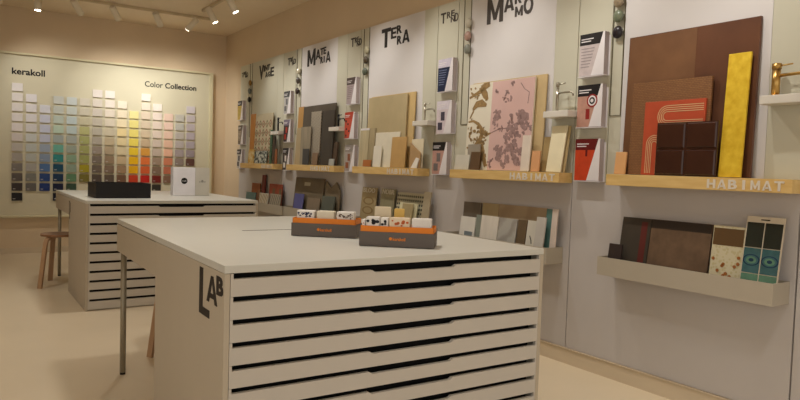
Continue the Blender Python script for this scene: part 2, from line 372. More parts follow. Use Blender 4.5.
# ------------------------------------------------------------------ leaning boards and samples
def board(name, label, cat, spec, mats, thick=.012, group=None, deco=None, bev=.0012):
    y0, y1, zb, zt, xb, xt = spec
    w = y0 - y1; dx = xt - xb; dz = zt - zb; h = math.hypot(dx, dz)
    bm = bmesh.new(); box(bm, 0, thick, -w / 2, w / 2, 0, h)
    if bev:
        finish(bm, bev)
    if deco: deco(bm, w, h)
    o = obj(name, bm, mats, local=True)
    th = math.atan2(dx, dz)
    o.location = (xb, (y0 + y1) / 2, zb + thick * math.sin(th) + .0005); o.rotation_euler = (0, th, 0)
    return tag(o, label, cat, group)
def blob(bm, u, v, r, mi, x=-.0012, n=9, ex=1.0, rot=0, jit=.25):
    pts = []
    for i in range(n):
        a = 2 * PI * i / n; rr = r * (1 + random.uniform(-jit, jit))
        cx, cy = rr * ex * math.cos(a), rr * math.sin(a)
        pts.append((x, u + cx * math.cos(rot) - cy * math.sin(rot), v + cx * math.sin(rot) + cy * math.cos(rot)))
    prism(bm, pts, (.0012 + .0004, 0, 0), mi)
def stroke(bm, P, wd, mi, x=-.0012):
    """flat ribbon along points (u,v) with width list"""
    L = []; Rr = []
    for i, p in enumerate(P):
        a = P[max(i - 1, 0)]; b = P[min(i + 1, len(P) - 1)]
        d = Vector((b[0] - a[0], b[1] - a[1])).normalized(); n = Vector((-d.y, d.x))
        ww = (wd[i] if isinstance(wd, (list, tuple)) else wd) * (1.35 if mi == 3 else 1)
        L.append((p[0] + n.x * ww, p[1] + n.y * ww)); Rr.append((p[0] - n.x * ww, p[1] - n.y * ww))
    for i in range(len(P) - 1):
        q = [L[i], L[i + 1], Rr[i + 1], Rr[i]]
        prism(bm, [(x, u, v) for u, v in q], (.0014, 0, 0), mi)
# in a board's face: u = +Y which is LEFT as seen; use U(frac) to go left to right
GB = 'samples on the ledge below the '
# --- brown module
brownA = mat('brown_panel_red', (86, 54, 38), .42, c2=(112, 72, 48), scale=3)
brownB = mat('brown_panel_tan', (130, 92, 62), .42, c2=(108, 74, 50), scale=4)
def d_big(bm, w, h): box(bm, -.001, .001, -.06 * w, w / 2 - .004, .004, h - .004, 1)
board('large_board', 'very large two tone brown board, the biggest on the wall, standing behind the gold strip', 'board', (2.552, 1.781, 1.256, 2.062, 3.300, 3.322), [brownA, brownB], .018, GB + 'big boards', d_big)
board('woven_board', 'mid brown board with a woven brick texture, behind the orange board', 'board', (2.486, 1.999, 1.256, 1.784, 3.272, 3.286),
      mat('woven_brown', (140, 98, 60), .7, c2=(108, 72, 44), kind='weave', scale=26, bump=.4), .014, GB + 'big boards')
cream_line = mat('cream_arc_line', (214, 186, 140), .6)
def d_arcs(bm, w, h):
    for (cu, cv, r0, side) in ((-.02, h - .085, .058, 1), (w / 2 - .075, h * .42, .05, 2)):
        for j in range(4):
            r = r0 - j * .011
            if side == 1:
                P = [(-w / 2 + .01, cv + r)] + [(cu + .06 + r * math.sin(a), cv + r * math.cos(a)) for a in [i * PI / 10 for i in range(11)]] + [(-w / 2 + .01, cv - r)]
            else:
                P = [(cu - r, .01)] + [(cu - r * math.cos(a), cv + r * math.sin(a)) for a in [i * PI / 10 for i in range(11)]] + [(cu + r, .01)]
            stroke(bm, P, .0018, 1)
board('orange_board', 'orange red board with cream arched lines, behind the dark brown block tile', 'board', (2.386, 2.017, 1.256, 1.668, 3.256, 3.270),
      [mat('orange_red_board', (188, 78, 46), .55, amt=.06, scale=14), cream_line], .012, GB + 'big boards', d_arcs)
def d_choc(bm, w, h):
    for i in (0, 1):
        for j in (0, 1):
            a = -w / 2 + .006 + i * w / 2; b = h / 2 * j + .006
            tmp = [(-.001, a, b), (-.001, a + w / 2 - .012, b), (-.001, a + w / 2 - .012, b + h / 2 - .012), (-.001, a, b + h / 2 - .012)]
            inn = [(-.007, a + .006, b + .006), (-.007, a + w / 2 - .018, b + .006), (-.007, a + w / 2 - .018, b + h / 2 - .018), (-.007, a + .006, b + h / 2 - .018)]
            A = [bm.verts.new(p) for p in tmp]; B = [bm.verts.new(p) for p in inn]
            bm.faces.new(B)
            for q in range(4): bm.faces.new((A[q], A[(q + 1) % 4], B[(q + 1) % 4], B[q]))
            bm.faces.new(A[::-1])
board('block_tile', 'glossy dark chocolate brown tile of four raised squares beside the gold strip', 'tile', (2.282, 1.925, 1.256, 1.545, 3.236, 3.243),
      mat('dark_chocolate_glaze', (64, 36, 26), .25, amt=.08, scale=10, coat=.3), .012, GB + 'big boards', d_choc)
board('gold_strip', 'tall narrow gold leaf strip standing in front of the large brown board', 'board', (1.919, 1.802, 1.256, 1.885, 3.250, 3.293),
      mat('gold_leaf', (248, 214, 70), .42, .3, c2=(226, 184, 44), scale=22, bump=.15), .012, GB + 'big boards')
board('small_sample', 'small peach coloured sample at the left end of the nearest ledge', 'sample', (2.568, 2.492, 1.256, 1.386, 3.250, 3.263),
      mat('peach_sample', (222, 168, 112), .6, amt=.05), .01, GB + 'big boards')
# --- marmo module
cream_m = mat('cream_marble_print', (226, 218, 198), .5, amt=.02)
pink_m = mat('pink_floral_ground', (216, 180, 172), .5, amt=.02)
mauve = mat('mauve_leaf_print', (172, 142, 138), .5, c2=(140, 114, 110), scale=40)
goldbr = mat('brown_gold_branch_print', (134, 108, 72), .45, c2=(166, 136, 90), scale=50)
def d_floral(bm, w, h):
    def S(px, py):   # fractions from left, from bottom
        return (w / 2 - px * w, py * h)
    x0 = w / 2; spl = .38
    box(bm, -.0006, .001, -w / 2 + .001, w / 2 - spl * w, .002, h - .002, 1)
    def pth(pts, wd, mi=3): stroke(bm, [S(*p) for p in pts], wd, mi, -.0018)
    pth([(.01, .84), (.08, .87), (.17, .90), (.25, .96), (.33, .98)], [.006, .008, .012, .02, .012])
    pth([(.20, .95), (.27, .86), (.31, .80)], [.018, .022, .008])
    pth([(.08, .70), (.14, .76), (.22, .77), (.30, .74)], [.008, .018, .022, .008])
    pth([(.02, .56), (.10, .57), (.19, .53), (.27, .44), (.33, .40), (.40, .42)], [.004, .006, .01, .014, .01, .004])
    pth([(.27, .44), (.23, .34), (.12, .25), (.06, .22)], [.012, .016, .008, .004])
    pth([(.23, .34), (.26, .22), (.22, .12), (.20, .03)], [.018, .034, .036, .04])
    pth([(.28, .20), (.33, .10), (.35, .04)], [.02, .014, .012])
    pth([(.04, .60), (.09, .68), (.08, .72)], [.004, .006, .003])
    for i in range(70):
        u, v = random.uniform(.02, .37), random.choice([random.uniform(.8, .97), random.uniform(.05, .6), random.uniform(.3, .5)])
        a = S(u, v); blob(bm, a[0], a[1], random.uniform(.005, .012), 3, -.002, 7, 1.7, random.uniform(0, PI))
    for i in range(48):      # scattered leaves on pink
        u, v = random.uniform(.40, .97), random.uniform(.03, .97)
        if v > .62 and u > .72: continue
        a = S(u, v)
        for q in range(random.randint(2, 4)):
            blob(bm, a[0] + random.uniform(-.02, .02), a[1] + random.uniform(-.02, .02), random.uniform(.005, .009), 2, -.002, 7, 2.0, random.uniform(0, PI))
    for (cu, cv, n, sp) in ((.78, .50, 26, .10), (.72, .34, 20, .08), (.86, .58, 14, .05), (.60, .13, 18, .07), (.84, .18, 18, .07), (.47, .62, 8, .04), (.52, .22, 8, .04)):
        for q in range(n):
            a = S(cu, cv); r = sp * math.sqrt(random.random()); t = random.uniform(0, 2 * PI)
            blob(bm, a[0] + r * math.cos(t), a[1] + r * math.sin(t), random.uniform(.009, .018), 2, -.0018 - random.random() * .0008, 8, 1.5, random.uniform(0, PI))
    stroke(bm, [S(.80, .95), S(.86, .88), S(.93, .84), S(.92, .72)], .003, 2, -.002)
    stroke(bm, [S(.40, .42), S(.52, .46), S(.66, .47), S(.78, .52)], .003, 2, -.002)
board('floral_board', 'large board with brown branches on cream and mauve flowers on pink', 'board', (4.000, 3.300, 1.256, 1.910, 3.278, 3.308),
      [cream_m, pink_m, mauve, goldbr], .012, GB + 'MARMO panel', d_floral)
board('tan_board', 'large plain tan board showing only its right edge behind the floral board', 'board', (3.985, 3.212, 1.256, 1.920, 3.300, 3.328), mat('tan_board', (206, 180, 132), .6, kind='wood', amt=.06, scale=8), .012, GB + 'MARMO panel')
SM = [ # name,label,spec,colour,kwargs,thick
 ('small_sample', 'small mid grey sample behind the brown one at the left', (3.951, 3.810, 1.256, 1.448, 3.262, 3.270), (156, 146, 130), {}, .008, 3),
 ('small_sample', 'low pale grey sample at the left end', (4.085, 3.915, 1.256, 1.368, 3.245, 3.262), (206, 200, 184), {}, .008, 3),
 ('small_sample', 'small dark brown sample standing before the branch print', (3.897, 3.790, 1.256, 1.391, 3.245, 3.258), (98, 74, 50), {}, .008, 3),
 ('narrow_sample', 'narrow pale pink sample at the right of the flowers', (3.359, 3.277, 1.256, 1.503, 3.250, 3.268), (230, 216, 200), {}, .01, 3),
 ('narrow_sample', 'small peach orange sample beside the narrow pale pink one', (3.258, 3.182, 1.256, 1.396, 3.250, 3.260), (220, 164, 116), {}, .01, 3),
 ('narrow_sample', 'tall cream sample below the tap shelf, at the right end', (3.108, 2.980, 1.256, 1.560, 3.240, 3.290), (234, 222, 186), {}, .01, 3),
 ('narrow_sample', 'beige sample leaning behind the tall cream one at the ledge end', (3.052, 2.972, 1.256, 1.559, 3.268, 3.312), (206, 182, 132), {}, .01, 3),
 ('narrow_sample', 'olive brown sample between the tan board and the tall cream sample', (3.200, 3.118, 1.256, 1.491, 3.290, 3.312), (172, 146, 98), {}, .01, 3),
 # terra
 ('narrow_sample', 'tall pale oak coloured sample with a white top, at the left end', (5.606, 5.443, 1.256, 1.622, 3.260, 3.282), (196, 182, 146), {'kind': 'wood', 'amt': .12, 'stretch': (3, 3, .4)}, .01, 2),
 ('narrow_sample', 'narrow greyish oak sample beside the tall pale oak one', (5.440, 5.335, 1.256, 1.621, 3.262, 3.284), (178, 162, 126), {'kind': 'wood', 'amt': .14, 'stretch': (3, 3, .4)}, .01, 2),
 ('small_sample', 'tiny orange wood sample at the foot of the pale oak samples', (5.478, 5.335, 1.256, 1.319, 3.235, 3.241), (176, 108, 56), {}, .008, 2),
 ('cream_sample', 'cream square sample in front of the big beige board', (5.320, 4.912, 1.256, 1.574, 3.262, 3.280), (230, 222, 200), {}, .008, 2),
 ('small_sample', 'small white sample at the left foot of the cream square', (5.307, 5.171, 1.256, 1.450, 3.240, 3.254), (232, 226, 210), {}, .008, 2),
 ('tan_sample', 'golden tan sample standing in front of the big beige board', (5.007, 4.776, 1.256, 1.526, 3.242, 3.260), (196, 158, 100), {}, .01, 2),
 ('cream_sample', 'pale cream sample under the tap shelf, cut across by a tan one', (4.717, 4.545, 1.256, 1.504, 3.262, 3.276), (228, 216, 186), {}, .008, 2),
 # materia
 ('wood_sample', 'ochre wood strip at the left behind the dark board', (7.110, 6.966, 1.256, 1.921, 3.290, 3.318), (186, 140, 78), {'kind': 'wood', 'stretch': (3, 3, .4)}, .012, 1),
 ('patterned_sample', 'tall pale grey sample with herringbone texture before the dark board', (6.700, 6.460, 1.256, 1.842, 3.264, 3.284), (168, 158, 140), {'c2': (128, 118, 104), 'kind': 'checker', 'scale': 60}, .01, 1),
 ('dark_sample', 'tall charcoal sample at the right of the dark board', (6.427, 6.159, 1.256, 1.838, 3.258, 3.284), (66, 58, 50), {'kind': 'wood', 'stretch': (3, 3, .4)}, .01, 1),
 ('grey_sample', 'weathered grey wood sample half the height of the dark board', (6.902, 6.655, 1.256, 1.680, 3.244, 3.258), (156, 144, 122), {'kind': 'wood', 'stretch': (3, 3, .4), 'amt': .14}, .01, 1),
 ('narrow_sample', 'light tan narrow sample at the left end with a dark red side', (7.078, 6.93, 1.256, 1.677, 3.262, 3.288), (176, 156, 120), {}, .01, 1),
 ('small_sample', 'small dark slate sample at the foot of the weathered grey wood', (6.797, 6.645, 1.256, 1.433, 3.228, 3.233), (66, 66, 66), {}, .008, 1),
 ('small_sample', 'small brown sample between slate and charcoal ones', (6.582, 6.450, 1.256, 1.388, 3.235, 3.250), (128, 102, 78), {}, .008, 1),
 ('narrow_sample', 'dark brown sample under the white basin shelf at the right end', (6.150, 6.065, 1.256, 1.503, 3.262, 3.280), (78, 60, 44), {}, .01, 1),
 ('small_sample', 'small light grey sample at the right end', (6.189, 6.078, 1.256, 1.324, 3.240, 3.248), (168, 168, 160), {}, .008, 1),
 # vintage
 ('wood_sample', 'tall orange wood sample at the left end', (8.581, 8.420, 1.256, 1.912, 3.285, 3.305), (196, 132, 56), {'kind': 'wood', 'stretch': (3, 3, .4)}, .012, 0),
 ('green_sample', 'narrow dark green sample at the right edge of the patterned board', (7.830, 7.765, 1.256, 1.678, 3.262, 3.275), (62, 92, 66), {}, .008, 0),
 ('small_sample', 'small yellow and white sample at the foot of the orange wood', (8.512, 8.315, 1.256, 1.437, 3.245, 3.258), (222, 206, 156), {'c2': (206, 160, 60), 'kind': 'blotch', 'scale': 20}, .008, 0),
 ('patterned_sample', 'small black and white patterned tile before the patterned board', (8.292, 7.896, 1.256, 1.416, 3.245, 3.262), (196, 200, 188), {'c2': (44, 54, 50), 'kind': 'blotch', 'scale': 26, 'contrast': .03}, .008, 0),
 ('dark_sample', 'dark brown sample at the right end, next to the patterned board', (7.745, 7.665, 1.256, 1.60, 3.262, 3.275), (64, 48, 36), {}, .01, 0),
 ('dark_sample', 'orange brown sample near the right end', (7.66, 7.60, 1.256, 1.439, 3.262, 3.270), (142, 84, 46), {}, .01, 0),
]
sfx = ['VINTAGE', 'MATERIA', 'TERRA', 'MARMO']
cnt = 0
for n, lb, sp, c, kw, th, g in SM:
    cnt += 1
    kw = dict(kw); sc = kw.pop('scale', 10); kw.setdefault('amt', .05)
    m = mat('sample_finish_%d_%d_%d' % c, c, .55, scale=sc, **kw)
    ds = None; mm = [m]
    if 'white top' in lb:
        mm = [m, paper]; ds = lambda bm, w, h: box(bm, -.0008, .009, -w / 2, w / 2, h - .018, h + .001, 1)
    if 'dark red side' in lb:
        mm = [m, mat('dark_red_edge', (96, 40, 34), .5)]; ds = lambda bm, w, h: box(bm, .001, .0095, -w / 2 - .003, -w / 2 + .001, .001, h - .001, 1)
    board(n, lb + ', %s ledge' % sfx[g], 'sample', sp, mm, th, GB + sfx[g] + ' panel', ds)
board('narrow_sample', 'dark red narrow sample at the right end of the VINTAGE ledge', 'sample', (7.592, 7.585, 1.256, 1.26, 3.25, 3.25), mat('dark_red_sample', (126, 36, 32), .5), .008) if False else None
board('beige_board', 'big beige board filling most of the TERRA ledge', 'board', (5.506, 4.850, 1.256, 1.912, 3.282, 3.304), mat('beige_cement', (186, 168, 128), .65, scale=8, amt=.05, bump=.05), .012, GB + 'TERRA panel')
board('wood_board', 'pale wood board edging the right of the big beige board, TERRA ledge', 'board', (5.49, 4.756, 1.256, 1.922, 3.302, 3.326), mat('pale_wood_board', (210, 180, 124), .6, kind='wood', stretch=(3, 3, .4)), .012, GB + 'TERRA panel')
def trap(bm, w, h):
    pass
bm = bmesh.new(); prism(bm, [(3.245, 4.707, 1.256), (3.245, 4.55, 1.256), (3.250, 4.55, 1.385), (3.252, 4.707, 1.475)], (.008, 0, 0))
tag(obj('cut_sample', bm, mat('tan_cut_sample', (184, 150, 106), .6)), 'tan sample with a slanted top edge in front of the pale cream one, TERRA ledge', 'sample', GB + 'TERRA panel')
bm = bmesh.new(); prism(bm, [(3.228, 4.66, 1.256), (3.228, 4.575, 1.256), (3.240, 4.50 + .06, 1.335), (3.240, 4.60, 1.345)], (.008, 0, 0))
tag(obj('tilted_sample', bm, mat('white_tilted_sample', (236, 228, 216), .6)), 'tiny white sample tipped over at the right end of the TERRA ledge', 'sample', GB + 'TERRA panel')
board('dark_board', 'big dark grey board filling most of the MATERIA ledge', 'board', (6.960, 6.187, 1.256, 1.915, 3.282, 3.312), mat('dark_grey_board', (86, 76, 64), .6, scale=8, amt=.08), .012, GB + 'MATERIA panel')
dred = mat('geometric_red', (150, 84, 62), .6); dol = mat('geometric_olive', (120, 116, 84), .6)
def d_geo(bm, w, h):
    n = 5; st = w / n
    for i in range(n):
        for j in range(int(h / st) + 1):
            u = -w / 2 + (i + .5) * st; v = (j + .5) * st
            if v + st / 2 > h: continue
            for r, mi in ((.46, 1 + (i + j) % 2), (.30, 0), (.14, 2 - (i + j) % 2)):
                prism(bm, [(-.001 - .0005 / r * .3, u + dx * st * r, v + dy * st * r) for dx, dy in ((1, 0), (0, 1), (-1, 0), (0, -1))], (.0015, 0, 0), mi)
board('patterned_board', 'cream board with a diamond pattern in red and olive, on the VINTAGE ledge', 'board', (8.410, 7.845, 1.256, 1.899, 3.280, 3.310),
      [mat('geometric_cream', (196, 184, 154), .6), dred, dol], .012, GB + 'VINTAGE panel', d_geo)

# ------------------------------------------------------------------ basin shelves and taps
basin_m = mat('white_basin_shelf', (226, 220, 208), .4)
chrome = mat('brushed_steel', (176, 168, 152), .28, .9); brass = mat('aged_brass', (196, 158, 92), .28, .9); blackm = mat('matt_black_metal', (22, 20, 20), .4, .4)
TAP = [(7.73, 7.50, 7.62, blackm, 'matt black', .011, .17), (6.19, 5.97, 6.075, blackm, 'matt black', .009, .13), (4.66, 4.44, 4.555, chrome, 'slim steel', .008, .15), (3.145, 2.93, 3.072, chrome, 'steel', .010, .19), (1.720, 1.46, 1.672, brass, 'thick brass', .019, .155)]
for k, (ya, yb, yt, m, nm, r, h) in enumerate(TAP):
    z = 1.655
    bm = bmesh.new(); box(bm, 3.232, PX - .001, yb, ya, z - .042, z)
    tag(obj('basin_shelf', bm, basin_m, None, .004), 'small white wall shelf with %s tap, right of the %s' % (nm, ['VINTAGE samples', 'MATERIA samples', 'TERRA samples', 'floral board', 'large brown board'][k]), 'shelf', 'small white tap shelves')
    t = thing('tap', '%s tap on a white shelf, right of the %s' % (nm, ['VINTAGE samples', 'MATERIA samples', 'TERRA samples', 'floral board', 'large brown board'][k]), 'tap', (3.285, yt, z), 'taps on the small white shelves')
    bm = bmesh.new(); tube(bm, [(3.285, yt, z), (3.285, yt, z + .004), (3.285, yt, z + .005)], r * 1.3); tube(bm, [(3.285, yt, z + .004), (3.285, yt, z + h * .82)], r, 16); tube(bm, [(3.285, yt, z + h * .83), (3.285, yt, z + h)], r * 1.12, 16)
    obj('body', bm, m, t)
    bm = bmesh.new(); zz = z + h * .62; yo = yt - r * .5; n = 7; cr = .028
    P = [(3.285, yo, zz), (3.285, yo - .10, zz + .004)] + [(3.285, yo - .10 - cr * math.sin(a), zz + .004 - cr + cr * math.cos(a)) for a in [i * PI / 2 / n for i in range(1, n + 1)]]
    tube(bm, P, max(.006, r * .42), 10); obj('spout', bm, m, t)
    bm = bmesh.new(); tube(bm, [(3.285, yt, z + h * .92), (3.285, yt - .055 - r, z + h * .95)], .004, 8); obj('lever', bm, m, t)

# ------------------------------------------------------------------ lower trays
tray_m = mat('greige_tray_metal', (182, 172, 154), .45, amt=.02)
TR = [(8.66, 7.22), (7.18, 6.0), (5.66, 4.40), (4.12, 3.022), (2.606, 1.58)]
for k, (ya, yb) in enumerate(TR):
    bm = bmesh.new(); xf = 3.185; z0, z1 = .655, .763; t_ = .004
    box(bm, xf, xf + t_, yb, ya, z0, z1); box(bm, xf + t_, PX - .001, yb, ya, z0, z0 + t_)
    box(bm, xf + t_, PX - .001, yb, yb + t_, z0 + t_, z1); box(bm, xf + t_, PX - .001, ya - t_, ya, z0 + t_, z1)
    box(bm, PX - t_, PX - .001, yb + t_, ya - t_, z0 + t_, z1)
    tag(obj('wall_tray', bm, tray_m), 'long greige metal tray low on the wall below the %s ledge' % ['VINTAGE', 'MATERIA', 'TERRA', 'MARMO', 'large brown board'][k], 'tray', 'metal trays low on the right wall')
def mm(c, **k):
    k.setdefault('amt', .06); k.setdefault('scale', 10); k.setdefault('rough', .55)
    r = k.pop('rough'); return mat('low_finish_%d_%d_%d' % c, c, r, **k)
redst = mat('red_inlay', (92, 38, 32), .5)
def d_slate(bm, w, h): box(bm, -.001, .001, -w / 2 + .02, -w / 2 + .06, .01, h - .02, 1)
def d_marb(bm, w, h): box(bm, -.001, .001, -w / 2 + .001, w / 2 - .001, h - .05, h - .001, 1)
orange_dot = mat('orange_tile_dot', (156, 98, 52), .3); brown_band = mat('brown_tile_band', (96, 72, 44), .4)
def d_mos(bm, w, h):
    box(bm, -.001, .001, -w / 2 + .004, w / 2 - .004, h - .10, h - .012, 2)
    for i in range(16):
        blob(bm, random.uniform(-w / 2 + .015, w / 2 - .015), random.uniform(.02, h - .12), .009, 1, -.0022, 8, 1, 0, .1)
tq = [mat('teal_glaze_a', (66, 108, 112), .12, coat=.8, amt=.2, scale=14), mat('teal_glaze_b', (96, 140, 116), .12, coat=.8, amt=.2, scale=14), mat('teal_glaze_dark', (26, 58, 84), .1, coat=.8, amt=.2), mat('dark_glaze', (36, 44, 40), .1, coat=.8, amt=.2)]
def d_teal(bm, w, h):
    hh = h - .03
    for i in range(2):
        for j in range(3):
            a = -w / 2 + .004 + i * (w / 2 - .002); b = .004 + j * hh / 3
            up = j == 2 
            box(bm, -.002, .001, a, a + w / 2 - .008, b, b + hh / 3 - .004, 4 if up else (2 if j == 0 else 1))
            cu, cv = a + w / 4 - .004, b + hh / 6
            if up: continue
            for q, (r, mi) in enumerate(((.040, 3), (.033, 1), (.024, 2), (.012, 3))):
                prism(bm, [(-.0026 - q * .0004, cu + r * 1.05 * math.cos(t * PI / 10), cv + r * .72 * math.sin(t * PI / 10)) for t in range(20)], (.002, 0, 0), mi)
    text(bm, 'tiles', (-.0002, .02, h - .018), R_, U_, .04, .008, .0, 5) if False else box(bm, -.0006, .001, -.022, .022, h - .018, h - .012, 4)
slat = mat('pale_arch_print', (190, 168, 116), .6); gridd = mat('dark_mesh_holes', (70, 70, 58), .7)
def d_arch(bm, w, h):
    for j in range(2):
        v = h - .13 - j * .09
        for r, mi in ((.10, 1), (.07, 0)):
            prism(bm, [(-.001 - (mi == 0) * .0006, r * math.cos(t * PI / 8), v + r * .38 * math.sin(t * PI / 8)) for t in range(16)], (.0015, 0, 0), mi)
    text(bm, 'BLOO', (0, w / 2 - .02, h - .05), R_, U_, w * .8, .045, .02, 2)
def d_sign(bm, w, h): text(bm, 'NOBR', (0, w / 2 - .02, h - .05), R_, U_, w * .85, .045, .02, 1)
def d_perf(bm, w, h):
    n = 13
    for j in range(8):
        for i in range(n):
            u = -w / 2 + (i + .5) * w / n; v = h - .03 - j * .036
            box(bm, -.001, .001, u - w / n * .3, u + w / n * .3, v - .009, v + .009, 1)
def d_label(bm, w, h): box(bm, -.001, .001, -.03, .12, h - .09, h - .05, 1)
def d_dots(bm, w, h):
    n = 4; st = w / n
    for i in range(n):
        for j in range(int(h / st) + 1):
            if (i + j) % 2 == 0 and (j + 1) * st < h:
                box(bm, -.001, .001, -w / 2 + (i + .1) * st, -w / 2 + (i + .9) * st, (j + .1) * st, (j + .9) * st, 1)
def d_stripe(bm, w, h):
    for i in range(6):
        u = -w / 2 + (i + .5) * w / 6
        stroke(bm, [(u, .01), (u + .02, h * .5), (u - .01, h - .01)], .008, 1)
def d_mark(bm, w, h): stroke(bm, [(.012, h * .60), (-.005, h * .48), (-.010, h * .40)], .004, 1); 
def d_blue(bm, w, h): box(bm, -.001, .001, -w / 2 + .02, w / 2 - .06, .075, .125, 1)
LOW = [
 (4, 'dark_slab', 'dark slate slab with a red stripe', (2.525, 2.332, .66, 1.003, 3.255, 3.305), [mm((64, 56, 46)), redst], .012, d_slate),
 (4, 'marbled_slab', 'wide brown marbled slab with a dark band on top', (2.328, 1.963, .66, 1.004, 3.255, 3.305), [mm((112, 88, 66), kind='noise', scale=12, c2=(90, 70, 52)), mm((52, 42, 34))], .012, d_marb),
 (4, 'small_block', 'small dark brown block at the left end', (2.560, 2.470, .66, .843, 3.205, 3.232), [mm((52, 40, 36))], .012, None),
 (4, 'mosaic_tile_board', 'board of cream mosaic tiles with orange dots', (1.944, 1.777, .66, 1.005, 3.245, 3.285), [mm((188, 176, 136), kind='voronoi', scale=60, c2=(200, 190, 158), thr=.4), orange_dot, brown_band], .01, d_mos),
 (4, 'glazed_tile_board', 'board of glossy teal tiles with oval rings and a white top strip', (1.772, 1.590, .66, 1.066, 3.225, 3.285), [mm((206, 192, 168)), tq[0], tq[1], tq[2], tq[3]], .01, d_teal),
 (3, 'dark_grey_sample', 'dark grey brown sample at the left end, at the back', (4.033, 3.827, .66, 1.006, 3.296, 3.318), [mm((110, 98, 84))], .01, None),
 (3, 'tan_slab', 'plain tan slab at the back, left of the middle', (3.811, 3.632, .66, 1.009, 3.296, 3.318), [mm((172, 152, 114), kind='wood')], .01, None),
 (3, 'tan_slab', 'wide pinkish tan slab at the back', (3.628, 3.150, .66, 1.010, 3.296, 3.318), [mm((164, 142, 112), kind='marble', scale=2, c2=(150, 128, 100))], .01, None),
 (3, 'white_sample', 'white sample with a blue grey stripe at the left', (3.999, 3.826, .66, .895, 3.240, 3.266), [mm((226, 222, 212)), mm((120, 130, 134))], .01, d_blue),
 (3, 'green_grey_sample', 'narrow green grey sample', (3.821, 3.762, .66, .918, 3.252, 3.270), [mm((140, 146, 134))], .01, None),
 (3, 'white_wood_sample', 'white wood grain sample', (3.756, 3.570, .66, .919, 3.236, 3.266), [mm((224, 216, 202), kind='wood', stretch=(3, 3, .3))], .01, None),
 (3, 'grey_marble_sample', 'grey marble sample in the middle', (3.564, 3.380, .66, .916, 3.232, 3.270), [mm((172, 168, 158), kind='marble', scale=3, c2=(150, 144, 134))], .01, None),
 (3, 'brown_sample', 'narrow dark brown sample', (3.369, 3.286, .66, .917, 3.238, 3.270), [mm((104, 86, 62))], .01, None),
 (3, 'white_sample', 'white sample with a dark leaf mark', (3.280, 3.188, .66, .919, 3.238, 3.272), [mm((208, 202, 186)), mm((80, 76, 68))], .01, d_mark),
 (3, 'light_grey_sample', 'light grey narrow sample taller than its neighbours', (3.182, 3.098, .66, .951, 3.216, 3.256), [mm((190, 184, 174))], .01, None),
 (3, 'teal_sample', 'narrow teal sample near the right end', (3.134, 3.080, .66, 1.008, 3.276, 3.296), [mm((92, 128, 120))], .01, None),
 (3, 'pinkish_sample', 'pinkish white sample at the right end', (3.076, 3.028, .66, 1.012, 3.262, 3.290), [mm((214, 198, 184))], .01, None),
 (2, 'arched_slab', 'tan slab with two rounded bars printed on it', (5.583, 5.314, .66, 1.056, 3.270, 3.310), [mm((160, 142, 104)), mm((134, 110, 70)), mm((206, 198, 178))], .01, d_arch),
 (2, 'olive_slab', 'olive grey slab with pale lettering on top', (5.235, 5.001, .66, 1.056, 3.270, 3.310), [mm((142, 134, 104), kind='wood', stretch=(3, 3, .3)), mm((206, 198, 178))], .01, d_sign),
 (2, 'perforated_slab', 'pale slab with rows of dark holes', (4.972, 4.565, .66, 1.035, 3.270, 3.316), [mm((190, 184, 158)), gridd], .01, d_perf),
 (2, 'cream_sample', 'cream sample in front of the perforated slab', (4.866, 4.600, .66, .950, 3.232, 3.272), [mm((222, 216, 178))], .01, None),
 (2, 'khaki_sample', 'khaki sample leaning on the cream one', (4.790, 4.632, .66, .945, 3.215, 3.250), [mm((176, 160, 120))], .008, None),
 (2, 'beige_slab', 'narrow tall beige slab at the right end', (4.540, 4.438, .66, 1.057, 3.245, 3.296), [mm((178, 164, 136))], .01, None),
 (1, 'taupe_slab', 'large taupe slab with a pale label', (7.140, 6.413, .66, 1.106, 3.270, 3.322), [mm((112, 98, 76)), mm((186, 178, 150))], .012, d_label),
 (1, 'blue_sample', 'violet blue sample', (7.035, 6.800, .66, .922, 3.225, 3.262), [mm((92, 92, 146))], .01, None),
 (1, 'taupe_sample', 'short warm taupe sample', (6.705, 6.400, .66, .892, 3.238, 3.262), [mm((134, 118, 98))], .01, None),
 (1, 'slate_sample', 'dark slate green sample', (6.342, 6.060, .66, .930, 3.225, 3.262), [mm((84, 88, 78))], .01, None),
 (0, 'orange_brown_sample', 'orange brown sample at the back left', (8.521, 8.235, .66, .993, 3.296, 3.318), [mm((150, 86, 44))], .01, None),
 (0, 'teal_sample', 'small blue green sample at the left end', (8.599, 8.260, .66, .869, 3.250, 3.270), [mm((104, 132, 128))], .01, None),
 (0, 'dark_red_stick', 'narrow dark red stick standing tallest', (8.165, 8.056, .66, 1.108, 3.296, 3.318), [mm((116, 40, 28))], .012, None),
 (0, 'checked_sample', 'red brown sample with a checked pattern', (7.884, 7.484, .66, 1.005, 3.278, 3.302), [mm((150, 66, 42)), mm((112, 88, 60))], .01, d_dots),
 (0, 'striped_sample', 'cream sample with gold wavy stripes', (8.105, 7.810, .66, .878, 3.230, 3.262), [mm((214, 206, 186)), mm((160, 128, 76))], .01, d_stripe),
 (0, 'striped_sample', 'grey striped sample', (7.762, 7.432, .66, .884, 3.230, 3.262), [mm((172, 160, 138)), mm((112, 108, 100))], .01, d_stripe),
 (0, 'brown_sample', 'narrow brown sample', (8.228, 8.124, .66, .911, 3.252, 3.280), [mm((128, 88, 58))], .01, None),
]
for g, n, lb, sp, m, th, dc in LOW:
    board(n, '%s, low %s tray' % (lb, ['VINTAGE', 'MATERIA', 'TERRA', 'MARMO', 'nearest'][g]), 'sample', sp, m, th, 'slabs in the low trays', dc)
bm = bmesh.new(); prism(bm, [(3.275, 6.370, .66), (3.275, 6.03, .66), (3.302, 6.03, .99), (3.310, 6.13, 1.084), (3.306, 6.24, 1.02), (3.310, 6.36, 1.09)], (.012, 0, 0))
